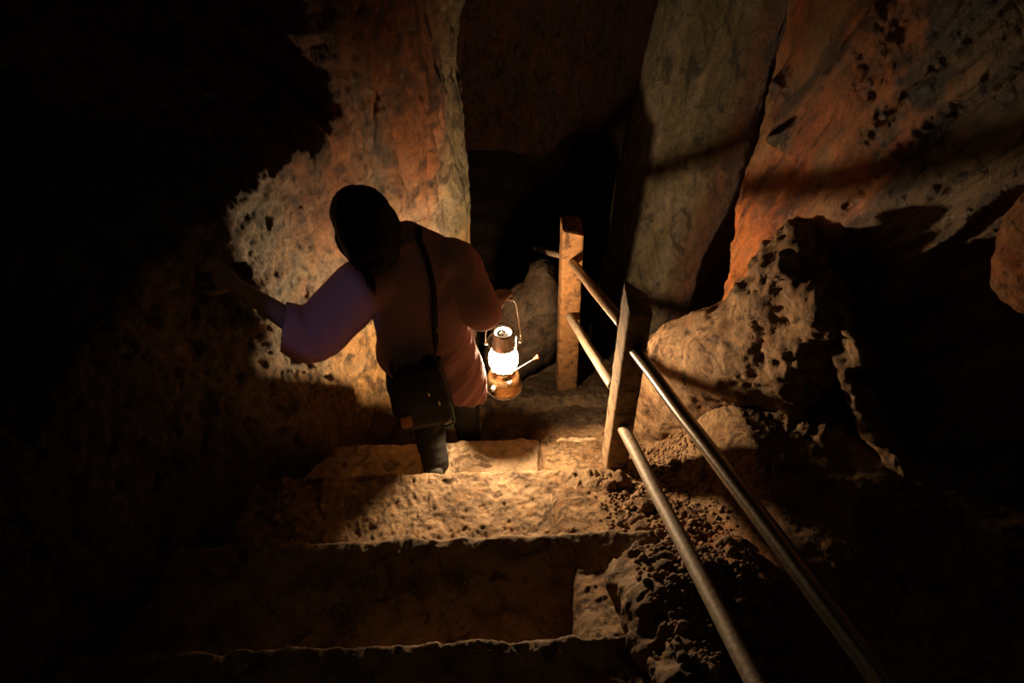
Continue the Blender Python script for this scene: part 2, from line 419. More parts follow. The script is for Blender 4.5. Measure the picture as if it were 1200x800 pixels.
z += .035 * fbm(P * 5, 4) * (.35 + .65 * lit) + .014 * fbm(P * 22, 4) * (.3 + .7 * lit) + .005 * fbm(P * 60, 3) * (.3 + .7 * lit)
P[:, 2] = z
n2 = fbm(P * 8, 4)
c = mix3(np.tile(V3(.27, .165, .085), (len(P), 1)), V3(.17, .09, .042), sstep(n2, -.1, .3))
c = mix3(c, c * .22, sstep(P[:, 1], 1.96, 2.06))  # ground past the lit steps painted darker to deepen the lantern tank's shadow
c = mix3(c, RUST * 1.1, np.clip(blob(P, (.78, .95, -.5), (.25, .25, .4)) * (.7 + n2), 0, 1))
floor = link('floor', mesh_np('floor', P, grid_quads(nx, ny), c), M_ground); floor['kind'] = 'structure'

# =================================================================== STEPS
STEP_LABEL = {0: 'nearest dark concrete step, just below the bottom edge of the picture',
              1: 'dark concrete step nearest the camera with a thin lit front edge low in the picture',
              2: 'black shadowed concrete step between the lit rough step and the lowest lit edge',
              3: 'broad rough concrete step lit by the lantern, with a person-shaped diagonal shadow on its left',
              4: 'brightly lit sandy concrete step under the left shoe of the person',
              5: 'brown concrete step in the shadow of the lantern, under the right foot of the person',
              6: 'dim concrete step below and beyond the lantern', 7: 'farthest dim concrete step, beside the foot of the far post'}
for k in range(0, 8):
    y0, y1, zt = YN[k - 1] - .03, YN[k], ZN[k]
    drop = .46
    x1 = RIGHT[k]; x0 = -1.15 if k < 5 else -.75
    prof = [(y0, zt)] + [(y, zt) for y in np.linspace(y0, y1 - .012, 70)[1:]] + [(y1 - .005, zt - .001), (y1 - .001, zt - .005), (y1, zt - .012)] + \
           [(y1, zz) for zz in np.linspace(zt - .02, zt - drop, 16)]
    prof = np.array(prof); xs = np.linspace(x0, x1, 330)
    G = np.empty((len(xs), len(prof), 3)); G[..., 0] = xs[:, None]; G[..., 1] = prof[None, :, 0]; G[..., 2] = prof[None, :, 1]
    # lines of the stairs turn a little
    G[..., 1] -= .045 * (G[..., 0] - .1)
    Q = G.reshape(-1, 3)
    top = np.tile((np.arange(len(prof)) < 72).astype(float), len(xs)).reshape(-1)
    edge = np.exp(-((Q[:, 1] + .045 * (Q[:, 0] - .1) - y1) / .03) ** 2)
    Q[:, 2] += ({3: .045, 4: .02, 2: -.03}.get(k, 0.0)) * np.clip((y1 - Q[:, 1]) / (y1 - y0), 0, 1) * top
    rgh = {3: 1.3, 4: .45, 2: .45}.get(k, .8)
    q0 = np.stack([Q[:, 0], Q[:, 1], Q[:, 2]], 1)
    right = sstep(Q[:, 0], x1 - .16, x1 - .02)
    zo = rgh * (.012 * fbm(q0 * 9, 3) + .009 * fbm(q0 * 26, 4) + .004 * fbm(q0 * 70, 3))
    zo -= rgh * .012 * sstep(fbm(q0 * 30 + 4, 3), .2, .45) * (.4 + .9 * right)
    zo -= edge * .010 * (fbm(np.stack([Q[:, 0] * 22, Q[:, 0] * 0 + k, Q[:, 0] * 0], 1), 4) + .25)
    Q[:, 2] += zo * (top + (1 - top) * edge)
    Q[:, 1] += edge * .022 * fbm(np.stack([Q[:, 0] * 12, Q[:, 2] * 8, Q[:, 0] * 0 + 3 * k], 1), 5) + (1 - top) * .012 * fbm(q0 * 14, 4)
    # ragged right end
    fr = sstep(Q[:, 0], x1 - .035, x1)
    Q[:, 0] += fr * .05 * fbm(np.stack([Q[:, 1] * 9, Q[:, 2] * 9, Q[:, 0] * 0 + k], 1), 4)
    Q[:, 2] -= fr * fr * .05
    nv = len(prof); quads = grid_quads(len(xs), nv)
    # end wall on the right and left, bottom
    lastr = np.arange(nv) + (len(xs) - 1) * nv
    vlow = Q.reshape(len(xs), nv, 3)
    zb = zt - drop
    ex = vlow[-1].copy(); ex[:, 2] = zb; el = vlow[0].copy(); el[:, 2] = zb
    base = len(Q); Qall = np.concatenate([Q, ex, el])
    qs = [quads]
    i = np.arange(nv - 1)
    qs.append(np.stack([lastr[i], base + i, base + i + 1, lastr[i + 1]], 1))
    qs.append(np.stack([i + 1, base + nv + i + 1, base + nv + i, i], 1))
    quads = np.concatenate(qs)
    n2 = fbm(Qall * 7 + k, 4)
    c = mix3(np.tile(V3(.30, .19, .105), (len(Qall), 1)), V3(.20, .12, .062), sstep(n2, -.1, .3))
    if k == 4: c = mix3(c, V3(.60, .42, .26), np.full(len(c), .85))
    if k >= 5: c = c * .25  # lower steps: part of the tank's shadow is put into their colour
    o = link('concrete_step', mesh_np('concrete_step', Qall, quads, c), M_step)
    if k: tag(o, STEP_LABEL[k], 'step', 'concrete steps of the cave stairway')
    else: o.name = 'offscreen_step_1'; o['kind'] = 'structure'  # nearest concrete step, out of view, carried as plain structure

# =================================================================== ROCKS
def rock_from(name, parts, voxel, dispf, colf, label, cat, mat=M_stone, group=None, smooth_iter=6):
    me = remesh(parts, voxel, name, smooth_iter)
    co = get_co(me); no = get_no(me); co = co + no * dispf(co)[:, None]
    set_co(me, co); set_cols(me, colf(co))
    for p in me.polygons: p.use_smooth = True
    o = link(name, me, mat); return tag(o, label, cat, group)
def earth_col(P):
    n = fbm(P * 7 + 3, 4); n2 = fbm(P * 20, 3)
    c = mix3(np.tile(V3(.27, .16, .082), (len(P), 1)), V3(.18, .095, .045), sstep(n, -.15, .25))
    c = mix3(c, GREY * .9, sstep(n2, .1, .4) * .6)
    return c
def mound_disp(P):
    big = .045 * fbm(P * 5.5, 3); rg = sstep(P[:, 0], .88, 1.0)
    return big + (.012 + .016 * rg) * fbm(P * 15, 4) + (.004 + .006 * rg) * fbm(P * 42, 4) - rg * .012 * sstep(fbm(P * 13 + 8, 4), .12, .4) + rg * .012 * fbm(P * 28 + 4, 5, .65)
_lv = [(.035, 1.07, 1.12, 1.76, .06), (.0, 1.045, 1.17, 1.76, .13), (-.06, 1.015, 1.20, 1.76, .16), (-.12, .985, 1.24, 1.77, .18), (-.22, .955, 1.30, 1.77, .19), (-.33, .935, 1.34, 1.77, .21), (-.43, .885, 1.38, 1.77, .24),
       (-.54, .81, 1.42, 1.80, .25), (-.68, .745, 1.44, 1.87, .25), (-.85, .69, 1.46, 1.92, .27), (-1.05, .66, 1.48, 1.96, .30), (-1.35, .64, 1.5, 1.98, .34)]
mound = [loft(dense_rings([(((a + b) / 2, y, z), (1, -.16 * sstep(-z, .3, .7), 0), (0, 1, 0), (b - a) / 2, r) for z, a, b, y, r in _lv], 4), 48, 2.2),
         ellipsoid(WY(868, 338, 1.82), (.04, .045, .04)), ellipsoid(WY(918, 312, 1.68), (.05, .05, .06)), ellipsoid((1.12, 1.62, -.10), (.11, .15, .12)), ellipsoid((1.15, 1.60, -.35), (.14, .12, .3)), ellipsoid(WY(895, 425, 1.66), (.10, .08, .12)), ellipsoid(WY(922, 462, 1.70), (.07, .06, .06)),
         ellipsoid(WY(905, 512, 1.52), (.25, .15, .075), [[math.cos(.33), 0, math.sin(.33)], [0, 1, 0], [-math.sin(.33), 0, math.cos(.33)]]), ellipsoid(WY(950, 522, 1.47), (.12, .10, .10))]
rock_from('rock_mound', mound, .012, mound_disp, earth_col, 'tall rough stalagmite-like rock mound rising behind the railing against the right cave wall', 'rock')
rock_from('rock_ledge', [loft(dense_rings([(WY(px, py, y), (-.15, 1, 0), (1, .15, 0), w * 1.5, d * .6) for px, py, y, w, d in ((990, 362, 1.50, .02, .02), (990, 375, 1.50, .05, .05), (994, 400, 1.49, .055, .06), (990, 425, 1.47, .035, .06), (1002, 455, 1.45, .05, .07), (1018, 485, 1.42, .075, .09), (1040, 520, 1.38, .09, .10), (1045, 560, 1.36, .14, .14))], 4), 30, 2.2)], .007,
          lambda P: .045 * fbm(P * 9, 3) + .014 * fbm(P * 30, 4), earth_col, 'jagged narrow rock fin in the dark, right of the rock mound, with lit edges', 'rock')
rock_from('wall_boulder', [ellipsoid(WY(1212, 300, 1.30), (.07, .09, .15)), ellipsoid(WY(1225, 260, 1.30), (.08, .09, .15)), ellipsoid(WY(1200, 335, 1.28), (.04, .06, .06))], .012,
          lambda P: .03 * fbm(P * 6, 3) + .01 * fbm(P * 25, 4), lambda P: mix3(np.tile(V3(.24, .10, .035), (len(P), 1)), RUST, sstep(fbm(P * 9, 3), -.1, .3)),
          'orange brown rock bulging from the cave wall at the right edge of the picture', 'rock')
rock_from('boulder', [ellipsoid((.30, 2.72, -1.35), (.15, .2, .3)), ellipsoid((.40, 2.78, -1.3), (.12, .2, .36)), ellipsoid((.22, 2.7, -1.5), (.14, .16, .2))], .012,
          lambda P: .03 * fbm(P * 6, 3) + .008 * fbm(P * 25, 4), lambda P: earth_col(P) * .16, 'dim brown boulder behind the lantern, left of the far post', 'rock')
def clump_disp(P): return .055 * fbm(P * 6, 3, .55) + .010 * fbm(P * 22 + 9, 6, .75) - .03 * sstep(fbm(P * 11 + 3, 3), .15, .35)
def slope_blob(x, y, z, rx, ry, rz, sl=.62):
    a = math.atan(sl); return ellipsoid((x, y, z), (rx, ry, rz), np.array([[1, 0, 0], [0, math.cos(a), -math.sin(a)], [0, math.sin(a), math.cos(a)]]), 24, 16)
rock_from('rough_rock', [slope_blob(.50, .80, -.49, .12, .34, .11), slope_blob(.62, .86, -.56, .14, .30, .12), slope_blob(.47, .58, -.33, .09, .25, .09), slope_blob(.44, .92, -.62, .07, .17, .1)], .006,
          clump_disp, earth_col, 'rough crumbling rock beside the two nearest steps, under the lower rail', 'rock', smooth_iter=3)
rock_from('rock_shelf', [slope_blob(.78, .98, -.66, .12, .22, .10), slope_blob(.72, 1.12, -.76, .10, .14, .08)], .009,
          clump_disp, lambda P: mix3(earth_col(P), RUST * 1.2, np.full(len(P), .5)), 'reddish rough rock between the two long rails', 'rock', smooth_iter=3)
# stones by the post and on the gravel
def stone(c, r, label, seed):
    rr = np.random.default_rng(seed)
    bm = bmesh.new(); bmesh.ops.create_icosphere(bm, subdivisions=4, radius=1)
    co = np.array([v.co[:] for v in bm.verts])
    pl = rr.normal(size=(9, 3)); pl /= np.linalg.norm(pl, axis=1)[:, None]
    for p in pl:
        d = co @ p; lim = rr.uniform(.55, .8); over = d > lim
        co[over] -= np.outer((d[over] - lim) * .92, p)
    co = co * np.array(r); co += .12 * min(r) * fbm(co / max(r) * 3 + seed, 4)[:, None] * co / (np.linalg.norm(co, axis=1)[:, None] + 1e-9)
    for v, p in zip(bm.verts, co): v.co = p
    me = bpy.data.meshes.new('stone'); bm.to_mesh(me); bm.free()
    for p in me.polygons: p.use_smooth = True
    w = co + np.array(c); set_cols(me, earth_col(w * 1.0 + seed))
    o = link('stone', me, M_stone); o.location = c; o.rotation_euler = (0, 0, rr.uniform(0, 6)); return tag(o, label, 'stone', 'loose stones by the stairs')
def gz(x, y): return float(ground_z(np.array([x]), np.array([y]))[0])
for i, (x, y, r, lab) in enumerate([
        (.555, 1.50, (.05, .04, .04), 'angular stone leaning against the near side of the cut post foot'),
        (.50, 1.475, (.04, .035, .03), 'small tan stone at the left of the cut post foot'),
        (.60, 1.34, (.045, .03, .03), 'stone lying just left of the middle of the lower rail on the gravel'),
        (.55, 1.22, (.04, .03, .022), 'flat orange stone in the gravel left of the lower rail'),
        (.60, 1.16, (.035, .028, .025), 'pale stone under the left side of the lower rail'),
        (.74, 1.25, (.04, .03, .03), 'lit stone between the two long rails nearest the post shadow'),
        (.49, 1.09, (.05, .03, .03), 'pale lumpy stone at the right end of the black step')]):
    stone((x, y, gz(x, y) + r[2] * .55), r, lab, 20 + i)
# gravel : uncountable, one object
vs, fs, cs, off = [], [], [], 0
_surf = [BVHTree.FromPolygons(get_co(bpy.data.objects[k].data).tolist(), [tuple(p.vertices) for p in bpy.data.objects[k].data.polygons]) for k in ('floor', 'rough_rock', 'rock_shelf')]
def surf_z(x, y):
    zz = [h[0].z for h in (b.ray_cast(Vector((x, y, 1)), Vector((0, 0, -1))) for b in _surf) if h[0] is not None]
    return max(zz)
bm = bmesh.new(); bmesh.ops.create_icosphere(bm, subdivisions=2, radius=1)
ico = np.array([v.co[:] for v in bm.verts]); icf = [tuple(v.index for v in f.verts) for f in bm.faces]; bm.free()
def gravel_at(x, y, r):
    global off
    k = ico * (1 + .28 * perlin(ico * 1.3 + RNG.uniform(0, 90, 3)))[:, None] * (r * RNG.uniform(.7, 1.3, 3))
    vs.append(k + np.array([x, y, surf_z(x, y) + r * .35])); fs.append(np.array(icf) + off); off += len(ico)
    cs.append(np.tile(V3(.26, .16, .085) * RNG.uniform(.6, 1.25) * np.array([1, RNG.uniform(.85, 1.05), RNG.uniform(.8, 1.1)]), (len(ico), 1)))
for i in range(3600):
    y = RNG.uniform(.5, 1.58); x = RNG.normal(.60, .09) if RNG.random() < .7 else RNG.uniform(.5, .85)
    if x < .44 + .0 * y: continue
    gravel_at(x, y, float(np.clip(RNG.lognormal(-5.3, .5), .003, .026)))
for i in range(160): gravel_at(RNG.uniform(.68, .85), RNG.uniform(1.55, 1.75), RNG.uniform(.004, .010))
g = link('gravel', mesh_np('gravel', np.concatenate(vs), np.concatenate(fs), np.concatenate(cs)), M_stone)
g['kind'] = 'stuff'; tag(g, 'loose gravel and pebbles scattered around the lower rail beside the stairs', 'gravel')

# =================================================================== RAILING
def post(name, corners_base, corners_top, label, chamfer=0, nz=60, seed=0, mat=None):
    """four-sided concrete post between two quads of corners, with chipped surface."""
    cb, ct = np.array(corners_base, float), np.array(corners_top, float)
    n = 10; ring = []
    for e in range(4):
        for i in range(n):
            t = i / n; ring.append((e, t))
    G = []
    for k in range(nz + 1):
        f = k / nz; row = []
        cc = cb * (1 - f) + ct * f; m = cc.mean(0)
        for e, t in ring:
            p = cc[e] * (1 - t) + cc[(e + 1) % 4] * t
            d = min(t, 1 - t); rd = 1 - .07 * math.exp(-(d / .06) ** 2)
            row.append(m + (p - m) * rd)
        G.append(row)
    G = np.array(G); nr = len(ring)
    top = [ (G[-1] * (1 - s) + G[-1].mean(0) * s) + np.array([0, 0, .004 * math.sin(s * 2)]) for s in (.06, .3, .6, .97)]
    if chamfer: top[0][:, 2] += chamfer * .2; top[1][:, 2] += chamfer; top[2][:, 2] += chamfer; top[3][:, 2] += chamfer
    G = np.concatenate([G, np.array(top)]); Pp = G.reshape(-1, 3)
    m = np.repeat(G.mean(1), nr, axis=0); out = Pp - m; out[:, 2] = 0; out /= np.linalg.norm(out, axis=1)[:, None] + 1e-9
    Pp = Pp + out * (.004 * fbm(Pp * 14 + seed, 4) + .002 * fbm(Pp * 60, 3))[:, None]
    q = []
    for k in range(len(G) - 1):
        for i in range(nr): q.append((k * nr + i, k * nr + (i + 1) % nr, (k + 1) * nr + (i + 1) % nr, (k + 1) * nr + i))
    me = mesh_np(name, Pp, np.array(q)); sharp(me, 35)
    o = link(name, me, mat or M_post)
    return tag(o, label, 'post', 'concrete railing posts')

post('railing_post', [(.468, 2.5, -1.80), (.578, 2.5, -1.80), (.578, 2.6, -1.80), (.47, 2.6, -1.80)],
     [(.436, 2.5, -.50), (.531, 2.5, -.53), (.528, 2.6, -.505), (.436, 2.6, -.485)],
     'far square concrete railing post standing upright with its front lit orange brown', .006, seed=3, mat=M_post2)
post('railing_post', [(.524, 1.615, -1.08), (.612, 1.61, -1.08), (.612, 1.70, -1.08), (.517, 1.705, -1.08)],
     [(.505, 1.60, -.085), (.584, 1.60, -.11), (.584, 1.69, -.10), (.497, 1.69, -.025)],
     'near concrete railing post with bright narrow side, black front and broken tip', 0, seed=9)
M_pipe = plain('weathered_steel_pipe', (.26, .16, .09), rough=.42, metal=.55, spec=.5, bump=.25, bscale=60, var=.45)
M_rust = plain('rusty_pipe', (.27, .195, .13), rough=.6, metal=.15, spec=.4, bump=.4, bscale=55, var=.5)
M_steel = plain('worn_steel_pipe', (.30, .25, .19), rough=.26, metal=.85, spec=.5, bump=.12, bscale=70, var=.35)
def rail(p0, p1, r, mat, label, wob=.002):
    p0, p1 = np.array(p0, float), np.array(p1, float); L = np.linalg.norm(p1 - p0); n = max(12, int(L / .02))
    t = np.linspace(0, 1, n); pts = p0 + (p1 - p0) * t[:, None]
    pts = pts + wob * np.stack([perlin(np.stack([t * L * 3 + 5, t * 0 + k, t * 0], 1)) for k in (1.3, 4.7, 8.1)], 1)
    rr = np.full(n, r)
    # slightly rounded rims
    pts = np.concatenate([[pts[0]], pts, [pts[-1]]]); rr = np.concatenate([[r * .9], rr, [r * .9]]); pts[0] -= (p1 - p0) / L * .003; pts[-1] += (p1 - p0) / L * .003
    me = pieces_mesh('railing_pipe', [tube(pts, rr, 20, True, 1)]); sharp(me, 50)
    return tag(link('railing_pipe', me, mat), label, 'rail', 'pipes of the stair railing')
rail(WY(671, 308, 2.49), (.515, 1.70, -.235), .020, M_pipe, 'upper railing pipe between the far post and the near post, shiny on top')
rail(WY(668, 371, 2.49), (.520, 1.70, -.575), .021, M_rust, 'lower rusty railing pipe between the far post and the near post')
rail(WY(745, 412, 1.595), WY(1010, 765, .40) + (WY(1010, 765, .40) - WY(745, 412, 1.595)) * .45, .021, M_steel, 'long upper shiny steel pipe running from the near post towards the bottom right corner')
rail(WY(731, 503, 1.595), WY(885, 800, .50) + (WY(885, 800, .50) - WY(731, 503, 1.595)) * .5, .023, M_rust, 'long lower dull spotted pipe running from the near post to the bottom edge')
rail(WY(661, 300, 2.60), WY(628, 291, 3.3), .018, M_rust, 'dim pipe going on behind the far post, the farthest piece of the railing')

# =================================================================== LANTERN
Lm = np.array([.136, 2.0, -.71]); DZ = .02
lamp = empty('pressure_lantern', (Lm[0], Lm[1], -.915), 'glowing pressure lantern with bail handle hanging from the right hand of the person', 'lantern')
def lpart(name, me, mat, parent=lamp):
    co = get_co(me); co[:, 2] += .012 * (name in ('hood', 'hood_lining', 'burner_cap', 'vaporiser_tube')); co[:, 2] += DZ * (co[:, 2] < -.56) * 1.0; set_co(me, co)
    return link(name, me, mat, parent)
M_brass = plain('lantern_brass', (.52, .30, .13), rough=.22, metal=.9, bump=.1, bscale=90, var=.3)
M_nickel = plain('lantern_nickel', (.55, .5, .42), rough=.25, metal=.9)
M_enamel = plain('hood_enamel', (.75, .72, .66), rough=.35)
M_hood = plain('hood_dark', (.16, .12, .08), rough=.4, metal=.6, var=.3)
M_wire = plain('bail_wire', (.6, .55, .45), rough=.3, metal=.8)
M_red = plain('lever_knob_orange', (.5, .045, .006), rough=.4)
x0, y0 = Lm[0], Lm[1]; cz = lambda z: (x0, y0, z)
tank = [(.0001, -.934), (.060, -.934), (.072, -.930), (.075, -.922), (.074, -.913), (.070, -.908), (.071, -.885), (.069, -.868), (.062, -.853), (.048, -.843), (.034, -.838), (.030, -.832), (.0001, -.832)]
lpart('fuel_tank', pieces_mesh('fuel_tank', [lathe(tank, 48, (x0, y0, 0))]), M_brass)
rim = [(.0745 + .0045 * math.cos(a), -.925 + .0045 * math.sin(a)) for a in np.linspace(0, 2 * math.pi, 13)]
lpart('base_rim', pieces_mesh('base_rim', [lathe(rim, 48, (x0, y0, 0))]), M_nickel)
gal = [(.018, -.834), (.028, -.834), (.029, -.820), (.034, -.812), (.038, -.808), (.038, -.802), (.036, -.802), (.033, -.807), (.024, -.815), (.018, -.820), (.018, -.834)]
lpart('gallery', pieces_mesh('gallery', [lathe(gal, 48, (x0, y0, 0))]), M_hood)
# glass globe : frosted, mostly letting light straight through
m, nt, out = nodes('globe_glass')
tr = N(nt, 'ShaderNodeBsdfTransparent'); tl = N(nt, 'ShaderNodeBsdfTranslucent'); gl = N(nt, 'ShaderNodeBsdfGlossy')
tl.inputs['Color'].default_value = (1, .93, .82, 1); gl.inputs['Roughness'].default_value = .1
mA = N(nt, 'ShaderNodeMixShader'); mA.inputs[0].default_value = .25; mB = N(nt, 'ShaderNodeMixShader'); mB.inputs[0].default_value = .05
nt.links.new(tr.outputs[0], mA.inputs[1]); nt.links.new(tl.outputs[0], mA.inputs[2]); nt.links.new(mA.outputs[0], mB.inputs[1]); nt.links.new(gl.outputs[0], mB.inputs[2]); nt.links.new(mB.outputs[0], out.inputs[0])
glob = [(.036, -.804), (.050, -.793), (.0595, -.770), (.061, -.752), (.0595, -.732), (.053, -.710), (.046, -.694), (.042, -.678), (.041, -.668)]
lpart('glass_globe', pieces_mesh('glass_globe', [lathe(glob, 48, (x0, y0, 0))]), m)
m, nt, out = nodes('mantle_glow'); e = N(nt, 'ShaderNodeEmission'); e.inputs['Color'].default_value = (1, .72, .42, 1); e.inputs['Strength'].default_value = 2900
nt.links.new(e.outputs[0], out.inputs[0]); M_glow = m
man = [(.0001, -.764), (.014, -.760), (.023, -.750), (.027, -.736), (.026, -.722), (.020, -.708), (.013, -.699), (.0001, -.697)]
lpart('mantle', pieces_mesh('mantle', [lathe(man, 18, (x0, y0, 0))]), M_glow)
hood = [(.046, -.686), (.047, -.680), (.042, -.674), (.0395, -.664), (.0395, -.610), (.043, -.604), (.043, -.598), (.038, -.596), (.036, -.598), (.036, -.606), (.0375, -.612), (.0375, -.664), (.040, -.678), (.043, -.686), (.046, -.686)]
hd = lpart('hood', pieces_mesh('hood', [lathe(hood, 48, (x0, y0, 0))]), M_hood)
inner = [(.0355, -.604), (.037, -.612), (.037, -.650), (.0385, -.662), (.037, -.662), (.0355, -.650), (.0350, -.612), (.0345, -.604), (.0355, -.604)]
lpart('hood_lining', pieces_mesh('hood_lining', [lathe(inner, 48, (x0, y0, 0))]), M_enamel, hd)
# pale burner disc seen down the open top, with the curled vaporiser tube over it
disc = [(.0001, -.634), (.024, -.634), (.026, -.632), (.026, -.630), (.0001, -.629)]
lpart('burner_cap', pieces_mesh('burner_cap', [lathe(disc, 32, (x0, y0, 0))]), M_enamel, hd)
tt = np.linspace(0, 1, 28); a = tt * 4.6 + .6
curl = np.stack([x0 - .006 + (.020 - .010 * tt) * np.cos(a), y0 + (.020 - .010 * tt) * np.sin(a), -.616 + .006 * tt], 1)
lpart('vaporiser_tube', pieces_mesh('vaporiser_tube', limb(curl, np.full(28, .0045), 10, 1)), M_hood)
ringp = [(.062 + .0022 * math.cos(q), -.645 + .0022 * math.sin(q)) for q in np.linspace(0, 2 * math.pi, 9)]
lpart('frame_ring', pieces_mesh('frame_ring', [lathe(ringp, 48, (x0, y0, 0))]), M_wire)
for q in (.5, 2.1, 3.7, 5.3):
    cq, sq = math.cos(q), math.sin(q)
    lpart('frame_wire', pieces_mesh('frame_wire', [tube([(x0 + r * cq, y0 + r * sq, zz) for r, zz in ((.037, -.806), (.0605, -.79), (.063, -.74), (.0625, -.70), (.062, -.645))], np.full(5, .0018), 8, True, 4)]), M_wire)
BAR = np.array([x0 + .002, y0, -.392])
bail = [(x0 - .070, y0, -.655), (x0 - .068, y0, -.60), (x0 - .055, y0, -.47), (x0 - .046, y0, -.415), (x0 - .030, y0, -.394), (x0, y0, -.392), (x0 + .032, y0, -.394), (x0 + .048, y0, -.412), (x0 + .057, y0, -.47), (x0 + .068, y0, -.60), (x0 + .070, y0, -.655)]
bh = lpart('bail_handle', pieces_mesh('bail_handle', [tube(bail, np.full(len(bail), .0026), 10, True, 6)]), M_wire)
for sx in (-1, 1): lpart('handle_lug', pieces_mesh('handle_lug', [ellipsoid((x0 + sx * .069, y0, -.652), (.008, .006, .008))]), M_wire, bh)
lv0, lv1 = np.array([x0 + .040, y0 - .02, -.812]), WY(626, 424, 2.0)
lever = lpart('control_lever', pieces_mesh('control_lever', [tube([lv0, lv0 * .5 + lv1 * .5, lv1], [.003, .0022, .0022], 10, True, 4)]), M_nickel)
lvd = (lv1 - lv0) / np.linalg.norm(lv1 - lv0)
lpart('lever_knob', pieces_mesh('lever_knob', [tube([lv1 - lvd * .004, lv1 + lvd * .008, lv1 + lvd * .018, lv1 + lvd * .021], [.0045, .006, .011, .010], 14, True, 2)]), M_red, lever)
pk = np.array([x0 - .045, y0 - .055, -.862])
lpart('pump_knob', pieces_mesh('pump_knob', [tube([pk, pk + V3(-.006, -.02, .006), pk + V3(-.008, -.026, .008)], [.010, .010, .007], 14, True, 2)]), M_nickel)
fc = np.array([x0 + .02, y0 - .045, -.862])
lpart('filler_cap', pieces_mesh('filler_cap', [tube([fc, fc + V3(.001, -.004, .016), fc + V3(.001, -.004, .019)], [.013, .013, .010], 16, True, 2)]), M_nickel)

# =================================================================== PERSON
bpy.context.view_layer.update()
wl = bpy.data.objects['wall_left']
bvh_wall = BVHTree.FromPolygons(get_co(wl.data).tolist(), [tuple(p.vertices) for p in wl.data.polygons])
def wall_hit(px, py):
    r = ray(px, py); h = bvh_wall.ray_cast(Vector(CAM), Vector(r).normalized())
    return np.array(h[0]), np.array(h[1])
M_skin = plain('skin', (.40, .22, .14), rough=.55, spec=.4, bump=.1, bscale=200, var=.12)
M_hair = plain('black_hair', (.006, .005, .004), rough=.55, spec=.15)
M_shirt = plain('mauve_jersey', (.72, .36, .34), rough=.9, spec=.1, bump=.25, bscale=420, var=.12, trans=.12)
M_trs = plain('black_trousers', (.018, .016, .014), rough=.8, spec=.2, bump=.3, bscale=300)
M_shoe = plain('dark_shoe', (.05, .045, .04), rough=.7, bump=.2, bscale=150)
M_sole = plain('grey_sole', (.22, .2, .18), rough=.8)
M_bag = plain('black_bag_cloth', (.016, .014, .013), rough=.75, spec=.25, bump=.35, bscale=350)
M_teal = plain('teal_glint', (.03, .16, .16), rough=.45)
M_leather = plain('tan_leather_patch', (.30, .10, .05), rough=.6, bump=.2, bscale=200)

pel = V3(-.155, 1.80, -.55); spn = V3(-.165, 1.84, -.32); che = V3(-.178, 1.885, -.15); nkb = V3(-.205, 1.925, -.02); nkt = V3(-.265, 1.93, .03); hdc = V3(-.315, 1.93, .08)
Lsh, Lel = V3(-.315, 1.86, -.11), V3(-.55, 1.76, -.235)
Rsh, Rel = V3(-.04, 1.93, -.09), V3(.045, 1.82, -.26)
hh, hn = wall_hit(264, 326)
if hn @ ray(264, 326) > 0: hn = -hn
hp = hh + hn * .022                     # palm of the left hand on the rock
Lwr = hp * .8 + Lel * .2; Lwr = Lwr + hn * .01
dirh = (hp - Lwr); dirh /= np.linalg.norm(dirh); dirh = dirh - hn * (dirh @ hn); dirh /= np.linalg.norm(dirh); side = np.cross(hn, dirh)
parts = []
parts += limb([pel + V3(0, 0, -.02), pel + V3(0, 0, .08), spn, che], [.105, .105, .092, .085], 20)
parts += [ellipsoid(che + V3(0, .015, .0), (.125, .070, .09)), ellipsoid(pel, (.155, .115, .10))]
parts += limb([che, nkb, nkt], [.07, .05, .046], 16)
# head : turned down and to the left, away from the camera
fd = V3(-.42, .80, -.42); fd /= np.linalg.norm(fd); hu = V3(-.50, .10, .85); hu = hu - fd * (hu @ fd); hu /= np.linalg.norm(hu); hr = np.cross(fd, hu)
AX = np.array([hr, fd, hu])
H = lambda r, f, u: hdc + hr * r + fd * f + hu * u
parts += [ellipsoid(H(0, -.008, .02), (.072, .092, .085), AX, 28, 20), ellipsoid(H(0, .022, -.045), (.055, .066, .070), AX, 24, 16), ellipsoid(H(0, .055, -.095), (.026, .025, .020), AX)]
parts += limb([H(0, .085, .012), H(0, .104, -.028)], [.009, .014], 12) + [ellipsoid(H(s * .013, .094, -.031), (.009, .011, .008), AX) for s in (-1, 1)]
parts += [ellipsoid(H(0, .080, -.062), (.022, .010, .006), AX), ellipsoid(H(0, .078, -.072), (.019, .010, .007), AX)]
parts += [ellipsoid(H(s * .031, .072, .006), (.015, .010, .011), AX) for s in (-1, 1)] + [ellipsoid(H(s * .030, .078, .022), (.020, .010, .006), AX) for s in (-1, 1)]
for s in (-1, 1): parts += [ellipsoid(H(s * .073, -.005, -.012), (.009, .019, .031), AX), ellipsoid(H(s * .070, .002, -.036), (.007, .008, .010), AX)]
# arms
parts += limb([Lsh, (Lsh + Lel) / 2, Lel], [.050, .044, .037], 16) + limb([Lel, Lel * .6 + Lwr * .4, Lwr, hp], [.037, .036, .025, .024], 16)
parts += limb([Rsh, (Rsh + Rel) / 2, Rel], [.050, .044, .038], 16)
Rwr = BAR + V3(-.022, -.062, .052)
parts += limb([Rel, Rel * .6 + Rwr * .4, Rwr], [.038, .036, .024], 16)
